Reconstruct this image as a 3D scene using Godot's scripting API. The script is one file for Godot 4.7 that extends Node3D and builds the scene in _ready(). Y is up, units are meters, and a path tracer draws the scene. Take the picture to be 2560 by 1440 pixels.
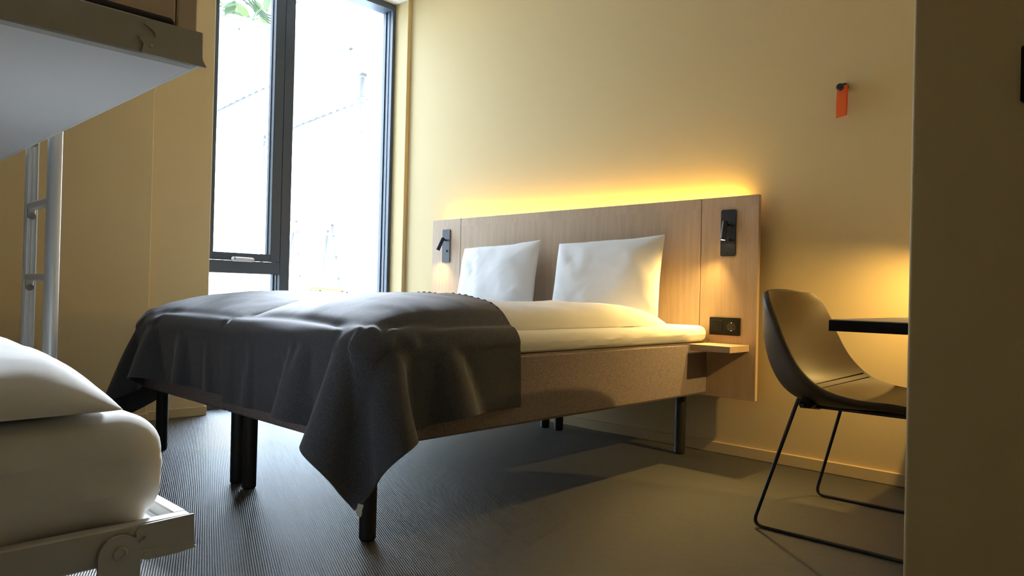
extends Node3D
# A hotel room: a pair of beds with a wooden headboard by a tall window, bunk beds in front, a chair at a desk.
# x runs along the headboard wall, z from that wall into the room, y up; metres.

class Geo:
	var V := PackedVector3Array()
	var N := PackedVector3Array()
	var U := PackedVector2Array()
	var I := PackedInt32Array()
	var xf := Transform3D()

	func vert(p: Vector3, n: Vector3, uv := Vector2.ZERO) -> int:
		V.append(xf * p)
		N.append((xf.basis * n).normalized())
		U.append(uv)
		return V.size() - 1

	func face(a: int, b: int, c: int) -> void:
		var g := (V[b] - V[a]).cross(V[c] - V[a])
		if g.dot(N[a] + N[b] + N[c]) > 0.0:
			I.append_array(PackedInt32Array([a, c, b]))
		else:
			I.append_array(PackedInt32Array([a, b, c]))

	func flat(points: Array, n: Vector3) -> void:
		var k := []
		for p in points:
			k.append(vert(p, n, Vector2(p.x + p.z, p.y)))
		for i in range(1, k.size() - 1):
			face(k[0], k[i], k[i + 1])

	func box(c: Vector3, s: Vector3, b := 0.0015, turn := Basis()) -> Geo:
		var keep := xf
		xf = xf * Transform3D(turn, c)
		var h := s * 0.5
		b = minf(b, minf(h.x, minf(h.y, h.z)) * 0.9)
		var i := h - Vector3(b, b, b)
		for ax in 3:
			var u := (ax + 1) % 3
			var w := (ax + 2) % 3
			for sg in [-1.0, 1.0]:
				var n := Vector3.ZERO
				n[ax] = sg
				var q := []
				for m in [[-1, -1], [1, -1], [1, 1], [-1, 1]]:
					var p := Vector3.ZERO
					p[ax] = sg * h[ax]
					p[u] = m[0] * i[u]
					p[w] = m[1] * i[w]
					q.append(p)
				flat(q, n)
				for sg2 in [-1.0, 1.0]:   # the chamfer between the faces across ax and u
					var n2 := Vector3.ZERO
					n2[ax] = sg
					n2[u] = sg2
					var q2 := []
					for m in [[1, 0, -1], [1, 0, 1], [0, 1, 1], [0, 1, -1]]:
						var p := Vector3.ZERO
						p[ax] = sg * (h[ax] if m[0] else i[ax])
						p[u] = sg2 * (h[u] if m[1] else i[u])
						p[w] = m[2] * i[w]
						q2.append(p)
					flat(q2, n2.normalized())
		for sx in [-1.0, 1.0]:
			for sy in [-1.0, 1.0]:
				for sz in [-1.0, 1.0]:
					flat([Vector3(sx * h.x, sy * i.y, sz * i.z), Vector3(sx * i.x, sy * h.y, sz * i.z), Vector3(sx * i.x, sy * i.y, sz * h.z)], Vector3(sx, sy, sz).normalized())
		xf = keep
		return self

	func span(a: Vector3, b: Vector3, bevel := 0.0015) -> Geo:
		return box((a + b) * 0.5, (b - a).abs(), bevel)

	# rows of points; outward is told by hint (Vector3.INF: away from the middle of the points)
	func grid(rows: Array, closed := false, hint := Vector3.INF, uvs := []) -> Geo:
		var nr := rows.size()
		var nc: int = rows[0].size()
		var mid := Vector3.ZERO
		for r in rows:
			for p in r:
				mid += p
		mid /= float(nr * nc)
		var ns := []
		var sum := 0.0
		for r in nr:
			var line := PackedVector3Array()
			for c in nc:
				var a: Vector3 = rows[maxi(r - 1, 0)][c]
				var b: Vector3 = rows[mini(r + 1, nr - 1)][c]
				var d: Vector3
				var e: Vector3
				if closed:
					d = rows[r][(c + nc - 1) % nc]
					e = rows[r][(c + 1) % nc]
				else:
					d = rows[r][maxi(c - 1, 0)]
					e = rows[r][mini(c + 1, nc - 1)]
				var n := (b - a).cross(e - d).normalized()
				line.append(n)
				sum += n.dot(rows[r][c] - mid) if hint == Vector3.INF else n.dot(hint)
			ns.append(line)
		var sg := 1.0 if sum >= 0.0 else -1.0
		var at := V.size()
		for r in nr:
			for c in nc:
				var uv: Vector2 = uvs[r][c] if uvs.size() else Vector2(float(c) / nc, float(r) / nr)
				vert(rows[r][c], ns[r][c] * sg, uv)
		for r in nr - 1:
			for c in (nc if closed else nc - 1):
				var c2 := (c + 1) % nc
				face(at + r * nc + c, at + r * nc + c2, at + (r + 1) * nc + c2)
				face(at + r * nc + c, at + (r + 1) * nc + c2, at + (r + 1) * nc + c)
		return self

	func tube(path: Array, radius: float, sides := 12, caps := true) -> Geo:
		var rows := []
		var side := Vector3.ZERO
		for k in path.size():
			var t: Vector3 = (path[mini(k + 1, path.size() - 1)] - path[maxi(k - 1, 0)]).normalized()
			if side == Vector3.ZERO:
				side = t.cross(Vector3.UP if absf(t.y) < 0.9 else Vector3.RIGHT).normalized()
			side = (side - t * side.dot(t)).normalized()
			var up := t.cross(side)
			var ring := PackedVector3Array()
			for j in sides:
				var a := TAU * j / sides
				ring.append(path[k] + (side * cos(a) + up * sin(a)) * radius)
			rows.append(ring)
		var at := V.size()
		for k in rows.size():
			for j in sides:
				vert(rows[k][j], rows[k][j] - path[k])
		for k in rows.size() - 1:
			for j in sides:
				var j2 := (j + 1) % sides
				face(at + k * sides + j, at + k * sides + j2, at + (k + 1) * sides + j2)
				face(at + k * sides + j, at + (k + 1) * sides + j2, at + (k + 1) * sides + j)
		if caps:
			flat(Array(rows[0]), (path[0] - path[1]).normalized())
			flat(Array(rows[-1]), (path[-1] - path[-2]).normalized())
		return self

	# profile of (radius, height) turned round the y axis of the given basis
	func lathe(profile: Array, at := Vector3.ZERO, turn := Basis(), sides := 24) -> Geo:
		var keep := xf
		xf = xf * Transform3D(turn, at)
		for k in profile.size() - 1:
			var p: Vector2 = profile[k]
			var q: Vector2 = profile[k + 1]
			var n2 := Vector2(q.y - p.y, p.x - q.x).normalized()
			var first := V.size()
			for j in sides + 1:
				var a := TAU * j / sides
				var d := Vector3(cos(a), 0, sin(a))
				var n := d * n2.x + Vector3.UP * n2.y
				vert(d * p.x + Vector3.UP * p.y, n)
				vert(d * q.x + Vector3.UP * q.y, n)
			for j in sides:
				face(first + 2 * j, first + 2 * j + 1, first + 2 * j + 3)
				face(first + 2 * j, first + 2 * j + 3, first + 2 * j + 2)
		xf = keep
		return self

	# outline in the x-y plane of the basis, pushed from z = 0 to depth
	func prism(outline: PackedVector2Array, depth: float, at := Vector3.ZERO, turn := Basis(), smooth := false) -> Geo:
		var keep := xf
		xf = xf * Transform3D(turn, at)
		var area := 0.0
		for k in outline.size():
			var a := outline[k]
			var b := outline[(k + 1) % outline.size()]
			area += a.x * b.y - b.x * a.y
		if area < 0.0:
			outline.reverse()
		var tris := Geometry2D.triangulate_polygon(outline)
		for z in [0.0, depth]:
			var n := Vector3(0, 0, signf(depth) if z != 0.0 else -signf(depth))
			var first := V.size()
			for p in outline:
				vert(Vector3(p.x, p.y, z), n, p)
			for k in range(0, tris.size(), 3):
				face(first + tris[k], first + tris[k + 1], first + tris[k + 2])
		var m := outline.size()
		for k in m:
			var a := outline[k]
			var b := outline[(k + 1) % m]
			var n := Vector3(b.y - a.y, a.x - b.x, 0).normalized()
			var na := n
			var nb := n
			if smooth:
				var z0 := outline[(k + m - 1) % m]
				var z1 := outline[(k + 2) % m]
				var np := Vector3(a.y - z0.y, z0.x - a.x, 0).normalized()
				var nn := Vector3(z1.y - b.y, b.x - z1.x, 0).normalized()
				if np.dot(n) > 0.6:
					na = (n + np).normalized()
				if nn.dot(n) > 0.6:
					nb = (n + nn).normalized()
			var i0 := vert(Vector3(a.x, a.y, 0), na, a)
			var i1 := vert(Vector3(b.x, b.y, 0), nb, b)
			var i2 := vert(Vector3(b.x, b.y, depth), nb, b)
			var i3 := vert(Vector3(a.x, a.y, depth), na, a)
			face(i0, i1, i2)
			face(i0, i2, i3)
		xf = keep
		return self

	func mesh() -> ArrayMesh:
		var a := []
		a.resize(Mesh.ARRAY_MAX)
		a[Mesh.ARRAY_VERTEX] = V
		a[Mesh.ARRAY_NORMAL] = N
		a[Mesh.ARRAY_TEX_UV] = U
		a[Mesh.ARRAY_INDEX] = I
		var m := ArrayMesh.new()
		m.add_surface_from_arrays(Mesh.PRIMITIVE_TRIANGLES, a)
		return m


var M := {}
var taken := {}
var noise := FastNoiseLite.new()


func numbered(called: String) -> String:
	taken[called] = taken.get(called, -1) + 1
	return called if taken[called] == 0 else "%s_%03d" % [called, taken[called]]


func obj(called: String, g: Geo, material: Material, parent: Node3D = null, origin := Vector3.ZERO) -> MeshInstance3D:
	var o := MeshInstance3D.new()
	if origin != Vector3.ZERO:
		for k in g.V.size():
			g.V[k] -= origin
		o.position = origin
	o.mesh = g.mesh()
	o.material_override = material
	if parent == null:
		o.name = numbered(called)
		add_child(o)
	else:
		var n := called
		var k := 0
		while parent.has_node(NodePath(n)):
			k += 1
			n = "%s_%03d" % [called, k]
		o.name = n
		parent.add_child(o)
	return o


func thing(called: String, label: String, category: String, at := Vector3.ZERO, turn := 0.0, group := "") -> Node3D:
	var o := Node3D.new()
	o.name = numbered(called)
	o.position = at
	o.rotation.y = turn
	add_child(o)
	return tag(o, label, category, group)


func tag(o: Node3D, label: String, category: String, group := "") -> Node3D:
	o.set_meta("label", label)
	o.set_meta("category", category)
	if group:
		o.set_meta("group", group)
	return o


func struct(called: String, g: Geo, material: Material, label: String, category: String) -> MeshInstance3D:
	var o := obj(called, g, material)
	o.set_meta("kind", "structure")
	tag(o, label, category)
	return o


func lin(r: float, g: float, b: float) -> Color:
	return Color(r, g, b).linear_to_srgb()


func mat(called: String, color: Color, rough := 0.6, spec := 0.5, metal := 0.0) -> StandardMaterial3D:
	var m := StandardMaterial3D.new()
	m.resource_name = called
	m.albedo_color = color
	m.roughness = rough
	m.metallic = metal
	m.metallic_specular = spec
	M[called] = m
	return m


func image_texture(w: int, h: int, f: Callable) -> ImageTexture:
	var im := Image.create(w, h, false, Image.FORMAT_RGB8)
	for y in h:
		for x in w:
			im.set_pixel(x, y, f.call(x, y))
	return ImageTexture.create_from_image(im)


func triplanar(m: StandardMaterial3D, scale: Vector3) -> void:
	m.uv1_triplanar = true
	m.uv1_scale = scale
	m.uv1_triplanar_sharpness = 8.0


func grey(v: float) -> Color:
	return Color(v, v, v)


func materials() -> void:
	var rng := RandomNumberGenerator.new()
	rng.seed = 7
	# wall paint: a yellowish cream with the faint stipple of a roller
	var stipple := image_texture(256, 256, func(_x, _y): return grey(rng.randf()))
	var m := mat("wall_paint", lin(0.68, 0.52, 0.26), 0.62, 0.35)
	m.heightmap_enabled = true
	m.heightmap_texture = stipple
	m.heightmap_scale = 0.012
	triplanar(m, Vector3(2.2, 2.2, 2.2))
	m.uv1_world_triplanar = true
	mat("ceiling_paint", lin(0.82, 0.78, 0.70), 0.8)
	mat("skirting", lin(0.58, 0.44, 0.22), 0.5)
	# ribbed carpet of dark loops; the ribs run at an angle to the walls, so the floor carries its own UVs
	var rows := 16
	var px := 512
	var loop_h := image_texture(px, px, func(x, y):
		var r := float(x) / px * rows
		var k := int(r)
		var fr := r - k
		var across := sin(fr * PI)
		var ph := float((k * 37) % 11) / 11.0
		var along := 0.5 + 0.5 * sin((float(y) / px * 20.0 + ph) * TAU)
		return grey(clampf(0.12 + pow(across, 0.7) * (0.5 + 0.36 * along), 0.0, 1.0)))
	var mottled := FastNoiseLite.new()
	mottled.seed = 3
	mottled.frequency = 0.03
	var tint := image_texture(px, px, func(x, y):
		var r := float(x) / px * rows
		var k := int(r)
		var across := sin((r - k) * PI)
		var seed_ := (k * 7919 + int(float(y) / px * 40.0) * 104729) % 97
		var v := 0.5 + 0.34 * across + 0.16 * (seed_ / 97.0 - 0.5) * 2.0
		return Color(v, v * 0.99, v * 0.97))
	m = mat("carpet", lin(0.064, 0.057, 0.032), 0.42, 0.75)
	m.albedo_texture = tint
	m.heightmap_enabled = true
	m.heightmap_texture = loop_h
	m.heightmap_scale = 0.18
	m.rim_enabled = true
	m.rim = 0.5
	m.rim_tint = 0.4
	# pale oak laminate with fine upright grain
	var grain := FastNoiseLite.new()
	grain.seed = 11
	grain.frequency = 0.5
	grain.fractal_octaves = 3
	var slow := FastNoiseLite.new()
	slow.seed = 12
	slow.frequency = 0.02
	var wood_tex := image_texture(512, 512, func(x, y):
		var v := 0.90 + 0.06 * grain.get_noise_2d(x * 0.9, y * 0.012) + 0.05 * slow.get_noise_2d(x * 1.4, y * 0.10)
		v -= 0.04 * smoothstep(0.25, 0.6, grain.get_noise_2d(x * 1.7 + 300.0, y * 0.03))
		return Color(v, v * 0.985, v * 0.96))
	m = mat("oak", lin(0.66, 0.49, 0.34), 0.45, 0.4)
	m.albedo_texture = wood_tex
	triplanar(m, Vector3(1.6, 1.1, 1.6))
	# heathered upholstery of the bed bases
	var heather := image_texture(256, 256, func(x, y):
		var v := 0.62 + 0.38 * rng.randf()
		if (x + y) % 2 == 0:
			v *= 0.85
		return Color(v, v * 0.97, v * 0.93))
	m = mat("upholstery", lin(0.43, 0.37, 0.40), 0.9, 0.2)
	m.albedo_texture = heather
	m.heightmap_enabled = true
	m.heightmap_texture = heather
	m.heightmap_scale = 0.05
	m.rim_enabled = true
	m.rim = 0.3
	triplanar(m, Vector3(2.6, 2.6, 2.6))
	# dark wool throw
	m = mat("wool", lin(0.125, 0.138, 0.178), 0.85, 0.25)
	m.albedo_texture = heather
	m.heightmap_enabled = true
	m.heightmap_texture = heather
	m.heightmap_scale = 0.05
	m.rim_enabled = true
	m.rim = 0.9
	m.rim_tint = 0.3
	triplanar(m, Vector3(3.0, 3.0, 3.0))
	# white cotton
	var weave := image_texture(128, 128, func(x, y): return grey(0.5 + 0.3 * sin(x * PI * 0.5) * sin(y * PI * 0.5) + 0.2 * rng.randf()))
	m = mat("cotton", lin(0.80, 0.79, 0.77), 0.8, 0.2)
	m.heightmap_enabled = true
	m.heightmap_texture = weave
	m.heightmap_scale = 0.012
	triplanar(m, Vector3(4, 4, 4))
	m = mat("ticking", lin(0.74, 0.60, 0.46), 0.9, 0.2)
	mat("guard_board", lin(0.70, 0.58, 0.46), 0.5)
	mat("piping", lin(0.035, 0.035, 0.045), 0.7)
	mat("black_leg", lin(0.012, 0.012, 0.014), 0.5)
	mat("black_metal", lin(0.022, 0.023, 0.027), 0.42)
	mat("black_plastic", lin(0.012, 0.011, 0.010), 0.5, 0.3)
	mat("grey_steel", lin(0.52, 0.51, 0.47), 0.45)
	mat("white_board", lin(0.85, 0.86, 0.86), 0.55)
	mat("aluminium", lin(0.62, 0.66, 0.68), 0.42, 0.5, 0.35)
	mat("chrome", lin(0.75, 0.74, 0.72), 0.2, 0.5, 1.0)
	mat("satin_steel", lin(0.72, 0.72, 0.72), 0.3, 0.5, 0.9)
	m = mat("anthracite", lin(0.060, 0.080, 0.108), 0.4)
	m = mat("pane", Color(0.9, 0.95, 0.96, 0.05), 0.02)
	m.transparency = BaseMaterial3D.TRANSPARENCY_ALPHA
	# leather of the chair
	var skin := FastNoiseLite.new()
	skin.noise_type = FastNoiseLite.TYPE_CELLULAR
	skin.frequency = 0.12
	skin.seed = 4
	var leather_tex := image_texture(256, 256, func(x, y): return grey(0.5 + 0.5 * skin.get_noise_2d(x, y)))
	m = mat("leather", lin(0.075, 0.052, 0.028), 0.5, 0.4)
	m.heightmap_enabled = true
	m.heightmap_texture = leather_tex
	m.heightmap_scale = 0.02
	triplanar(m, Vector3(5, 5, 5))
	mat("thread", lin(0.035, 0.027, 0.018), 0.8)
	mat("desk_laminate", lin(0.50, 0.43, 0.33), 0.35)
	mat("desk_edge", lin(0.010, 0.010, 0.012), 0.6, 0.3)
	mat("orange_leather", lin(0.88, 0.13, 0.006), 0.6)
	mat("label_white", lin(0.7, 0.68, 0.63), 0.7)
	mat("concrete", lin(0.62, 0.62, 0.60), 0.9)
	mat("render_white", lin(0.62, 0.64, 0.64), 0.9)
	mat("zinc", lin(0.20, 0.205, 0.21), 0.6)
	m = mat("roof_plastic", lin(0.30, 0.305, 0.31), 0.6)
	m.backlight_enabled = true
	m.backlight = lin(0.12, 0.12, 0.12)
	mat("scaffold_steel", lin(0.14, 0.14, 0.15), 0.6)
	m = mat("leaf", lin(0.035, 0.060, 0.022), 0.6)
	m.backlight_enabled = true
	m.backlight = lin(0.06, 0.10, 0.02)
	for spec in [["led_glow", Color(1.0, 0.81, 0.38), 14.0], ["lens_glow", Color(1.0, 0.86, 0.58), 50.0]]:
		m = mat(spec[0], Color(0.9, 0.9, 0.9), 0.5)
		m.emission_enabled = true
		m.emission = spec[1]
		m.emission_energy_multiplier = spec[2]


# ---------------------------------------------------------------- helpers for shapes

func rounded_rect(w: float, h: float, r: float, seg := 5) -> PackedVector2Array:
	var out := PackedVector2Array()
	for c in [[1, 1, 0.0], [-1, 1, 0.5], [-1, -1, 1.0], [1, -1, 1.5]]:
		for k in seg + 1:
			var a: float = (c[2] + 0.5 * k / seg) * PI
			out.append(Vector2(c[0] * (w / 2 - r) + r * cos(a), c[1] * (h / 2 - r) + r * sin(a)))
	return out


func smooth_path(p: Array, steps := 6) -> Array:
	var out := []
	for k in p.size() - 1:
		for s in steps:
			out.append(p[k].cubic_interpolate(p[k + 1], p[maxi(k - 1, 0)], p[mini(k + 2, p.size() - 1)], float(s) / steps))
	out.append(p[-1])
	return out


# a path with its corners rounded by radius r
func bent(p: Array, r: float, seg := 6) -> Array:
	var out := [p[0]]
	for k in range(1, p.size() - 1):
		var a: Vector3 = p[k] + (p[k - 1] - p[k]).normalized() * r
		var b: Vector3 = p[k] + (p[k + 1] - p[k]).normalized() * r
		for s in seg + 1:
			var t := float(s) / seg
			out.append(a.lerp(p[k], t).lerp(p[k].lerp(b, t), t))
	out.append(p[-1])
	return out


# a box with generous rounding and a displaced skin
func soft_box(g: Geo, lo: Vector3, hi: Vector3, r: Vector3, push: Callable, n := 22) -> void:
	var c := (lo + hi) * 0.5
	var h := (hi - lo) * 0.5
	var steps := func(hl: float, rr: float, long: int) -> Array:
		var out := []
		for k in 7:
			out.append(-hl + rr * (1.0 - cos(PI / 2 * k / 6.0)) * 1.0)
		for k in range(1, long):
			out.append(lerpf(-hl + rr, hl - rr, float(k) / long))
		for k in 7:
			out.append(hl - rr * (1.0 - cos(PI / 2 * (6 - k) / 6.0)))
		return out
	for ax in 3:
		var u := (ax + 1) % 3
		var w := (ax + 2) % 3
		var us: Array = steps.call(h[u], r[u], n)
		var ws: Array = steps.call(h[w], r[w], n)
		for sg in [-1.0, 1.0]:
			var rows := []
			for a in us:
				var line := PackedVector3Array()
				for b in ws:
					var q := Vector3.ZERO
					q[ax] = sg * h[ax]
					q[u] = a
					q[w] = b
					var core := Vector3(clampf(q.x, -h.x + r.x, h.x - r.x), clampf(q.y, -h.y + r.y, h.y - r.y), clampf(q.z, -h.z + r.z, h.z - r.z))
					var d := Vector3((q.x - core.x) / r.x, (q.y - core.y) / r.y, (q.z - core.z) / r.z)
					d = d.normalized()
					var p := core + d * r + c
					line.append(p + d * push.call(p, d))
				rows.append(line)
			var hint := Vector3.ZERO
			hint[ax] = sg
			g.grid(rows, false, hint)


# ---------------------------------------------------------------- the bed's soft tops

const BED_L := 0.682
const BED_M := 1.600
const BED_R := 2.483
const BED_FOOT := 2.062
const HEAD_Z := 0.075


func bump(t: float, p: float, q: float) -> float:
	return pow(maxf(0.0, 1.0 - pow(absf(t), p)), q)


func duvet_top(x: float, z: float) -> float:
	# height of the two duvets' tops above the floor; 0 where there is none
	var best := 0.0
	for k in 2:
		var x0 := 1.700 if k else 0.70
		var x1 := 2.448 if k else 1.655
		var z0 := 0.265
		var z1 := 2.035
		if x <= x0 or x >= x1 or z <= z0 or z >= z1:
			continue
		var u := (x - x0) / (x1 - x0) * 2.0 - 1.0
		var v := (z - z0) / (z1 - z0) * 2.0 - 1.0
		var t := 0.112 * bump(u, 4.2, 0.5) * bump(v, 5.0, 0.55)
		t *= 1.0 + 0.16 * noise.get_noise_2d(x * 130.0 + k * 500.0, z * 130.0) + 0.05 * noise.get_noise_2d(x * 420.0, z * 420.0)
		best = maxf(best, 0.612 + t)
	return best


func bed_top(x: float, z: float) -> float:
	var e := minf(minf(BED_R - x, x - BED_L), BED_FOOT - z)
	var y := 0.62
	if e < 0.02:
		e = clampf(e, 0.0, 0.02)
		y -= 0.02 - sqrt(0.02 * 0.02 - (0.02 - e) * (0.02 - e))
	var gap := absf(x - BED_M)
	if gap < 0.02:
		y -= 0.02 - gap
	return maxf(y, duvet_top(x, z))


# a sheet falls on the bed: Verlet particles on a coarse net, then a smooth finer net
func drape(corner: Vector2, du: Vector2, dv: Vector2, nu: int, nv: int, lift: float, pad: float, held: Callable) -> Array:
	var n := nu * nv
	var pos := PackedVector3Array()
	var old := PackedVector3Array()
	pos.resize(n)
	var hold := PackedByteArray()
	hold.resize(n)
	for j in nv:
		for i in nu:
			var p := corner + du * i + dv * j
			pos[j * nu + i] = Vector3(p.x, lift + 0.004 * noise.get_noise_2d(p.x * 300.0, p.y * 300.0), p.y)
			hold[j * nu + i] = 1 if held.call(p) else 0
	old = pos.duplicate()
	var ca := PackedInt32Array()
	var cb := PackedInt32Array()
	var cl := PackedFloat32Array()
	var cs := PackedFloat32Array()
	var lu := du.length()
	var lv := dv.length()
	for j in nv:
		for i in nu:
			for l in [[1, 0, 1.0], [0, 1, 1.0], [1, 1, 0.8], [-1, 1, 0.8], [2, 0, 0.25], [0, 2, 0.25], [4, 0, 0.08], [0, 4, 0.08]]:
				var i2: int = i + l[0]
				var j2: int = j + l[1]
				if i2 >= 0 and i2 < nu and j2 < nv:
					ca.append(j * nu + i)
					cb.append(j2 * nu + i2)
					cl.append(Vector2(l[0] * lu, l[1] * lv).length())
					cs.append(l[2] * 0.5)
	var m := ca.size()
	for step in 220:
		for k in n:
			var p := pos[k]
			var v := (p - old[k]) * 0.965
			old[k] = p
			pos[k] = p + v + Vector3(0, -0.0016, 0)
		for it in 8:
			for k in m:
				var a := ca[k]
				var b := cb[k]
				var d := pos[b] - pos[a]
				var len := d.length()
				d *= (len - cl[k]) / (len + 1e-9) * cs[k]
				pos[a] += d
				pos[b] -= d
		for k in n:
			var p := pos[k]
			if p.x > BED_L - pad and p.x < BED_R + pad and p.z < BED_FOOT + pad and p.z > HEAD_Z:
				var top := bed_top(clampf(p.x, BED_L, BED_R), minf(p.z, BED_FOOT)) + pad
				if p.y < top:
					var up := top - p.y
					var dl := p.x - (BED_L - pad)
					var dr := (BED_R + pad) - p.x
					var df := (BED_FOOT + pad) - p.z
					var side := minf(dl, minf(dr, df))
					if up <= side * 1.0 or side > 0.12:
						p.y = top
						var f := 0.0 if hold[k] else 0.35
						p.x = lerpf(old[k].x, p.x, f)
						p.z = lerpf(old[k].z, p.z, f)
						old[k].y = p.y
					elif side == df:
						p.z = BED_FOOT + pad
						p.x = lerpf(old[k].x, p.x, 0.6)
						p.y = lerpf(old[k].y, p.y, 0.8)
					elif side == dr:
						p.x = BED_R + pad
						p.z = lerpf(old[k].z, p.z, 0.6)
						p.y = lerpf(old[k].y, p.y, 0.8)
					else:
						p.x = BED_L - pad
						p.z = lerpf(old[k].z, p.z, 0.6)
						p.y = lerpf(old[k].y, p.y, 0.8)
			pos[k] = p
	# finer net
	var fine := 4
	var rows := []
	for jj in (nv - 1) * fine + 1:
		var fj := minf(float(jj) / fine, nv - 1.0)
		var j := mini(int(fj), nv - 2)
		var tj := fj - j
		var line := PackedVector3Array()
		for ii in (nu - 1) * fine + 1:
			var fi := minf(float(ii) / fine, nu - 1.0)
			var i := mini(int(fi), nu - 2)
			var ti := fi - i
			var q := []
			for dj in [-1, 0, 1, 2]:
				var r := clampi(j + dj, 0, nv - 1) * nu
				q.append(pos[r + i].cubic_interpolate(pos[r + i + 1], pos[r + maxi(i - 1, 0)], pos[r + mini(i + 2, nu - 1)], ti))
			line.append(q[1].cubic_interpolate(q[2], q[0], q[3], tj))
		rows.append(line)
	return rows


func row_normals(rows: Array) -> Array:
	var out := []
	for r in rows.size():
		var line := PackedVector3Array()
		for c in rows[0].size():
			var a: Vector3 = rows[mini(r + 1, rows.size() - 1)][c] - rows[maxi(r - 1, 0)][c]
			var b: Vector3 = rows[r][mini(c + 1, rows[0].size() - 1)] - rows[r][maxi(c - 1, 0)]
			line.append(a.cross(b).normalized())
		out.append(line)
	var sum := 0.0
	for line in out:
		for v in line:
			sum += v.y
	if sum < 0.0:
		for r in out.size():
			for c in out[r].size():
				out[r][c] = -out[r][c]
	return out


func cloth_geo(rows: Array, thick: float) -> Geo:
	var ns := row_normals(rows)
	var nr := rows.size()
	var nc: int = rows[0].size()
	var outer := []
	for r in nr:
		var line := PackedVector3Array()
		for c in nc:
			line.append(rows[r][c] + ns[r][c] * thick)
		outer.append(line)
	var g := Geo.new()
	g.grid(outer, false, Vector3.UP)
	g.grid(rows, false, Vector3.DOWN)
	var edge_a := PackedVector3Array()
	var edge_b := PackedVector3Array()
	for c in nc:
		edge_a.append(rows[0][c]); edge_b.append(outer[0][c])
	for r in range(1, nr):
		edge_a.append(rows[r][nc - 1]); edge_b.append(outer[r][nc - 1])
	for c in range(nc - 2, -1, -1):
		edge_a.append(rows[nr - 1][c]); edge_b.append(outer[nr - 1][c])
	for r in range(nr - 2, 0, -1):
		edge_a.append(rows[r][0]); edge_b.append(outer[r][0])
	g.grid([edge_a, edge_b], true)
	return g


# ---------------------------------------------------------------- the scene

func _ready() -> void:
	var cam := Camera3D.new()
	cam.name = "camera"
	cam.fov = rad_to_deg(2.0 * atan(720.0 / 1799.5))
	cam.near = 0.05
	cam.far = 200.0
	cam.basis = Basis(Vector3.UP, 0.7637) * Basis(Vector3.RIGHT, 0.0068) * Basis(Vector3.BACK, 0.0239)
	cam.position = Vector3(4.2087, 0.7575, 3.2606)
	add_child(cam)
	cam.current = true

	var sky := ProceduralSkyMaterial.new()
	sky.sky_top_color = Color(0.76, 0.87, 1.0)
	sky.sky_horizon_color = Color(0.87, 0.94, 1.0)
	sky.sky_curve = 0.3
	sky.sky_energy_multiplier = 3.5
	sky.ground_horizon_color = Color(0.80, 0.82, 0.82)
	sky.ground_bottom_color = Color(0.6, 0.6, 0.6)
	sky.ground_energy_multiplier = 2.0
	var env := Environment.new()
	env.background_mode = Environment.BG_SKY
	env.sky = Sky.new()
	env.sky.sky_material = sky
	env.tonemap_mode = Environment.TONE_MAPPER_LINEAR
	env.tonemap_exposure = 1.10
	env.sdfgi_enabled = true
	env.ssao_enabled = true
	env.ssil_enabled = true
	var we := WorldEnvironment.new()
	we.name = "environment"
	we.environment = env
	add_child(we)

	var sun := DirectionalLight3D.new()
	sun.name = "sun"
	sun.light_color = Color(0.90, 0.95, 1.0)
	sun.light_energy = 7.5
	sun.light_angular_distance = 9.0
	sun.shadow_enabled = true
	sun.sky_mode = DirectionalLight3D.SKY_MODE_LIGHT_ONLY
	sun.basis = Basis.looking_at(Vector3(0.711, -0.53, 0.462), Vector3.UP)
	add_child(sun)

	noise.seed = 21
	noise.frequency = 0.01
	materials()
	build_room()
	build_window()
	build_outside()
	build_beds()
	build_headboard()
	build_bunk()
	build_desk_and_chair()
	build_small_things()


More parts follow.
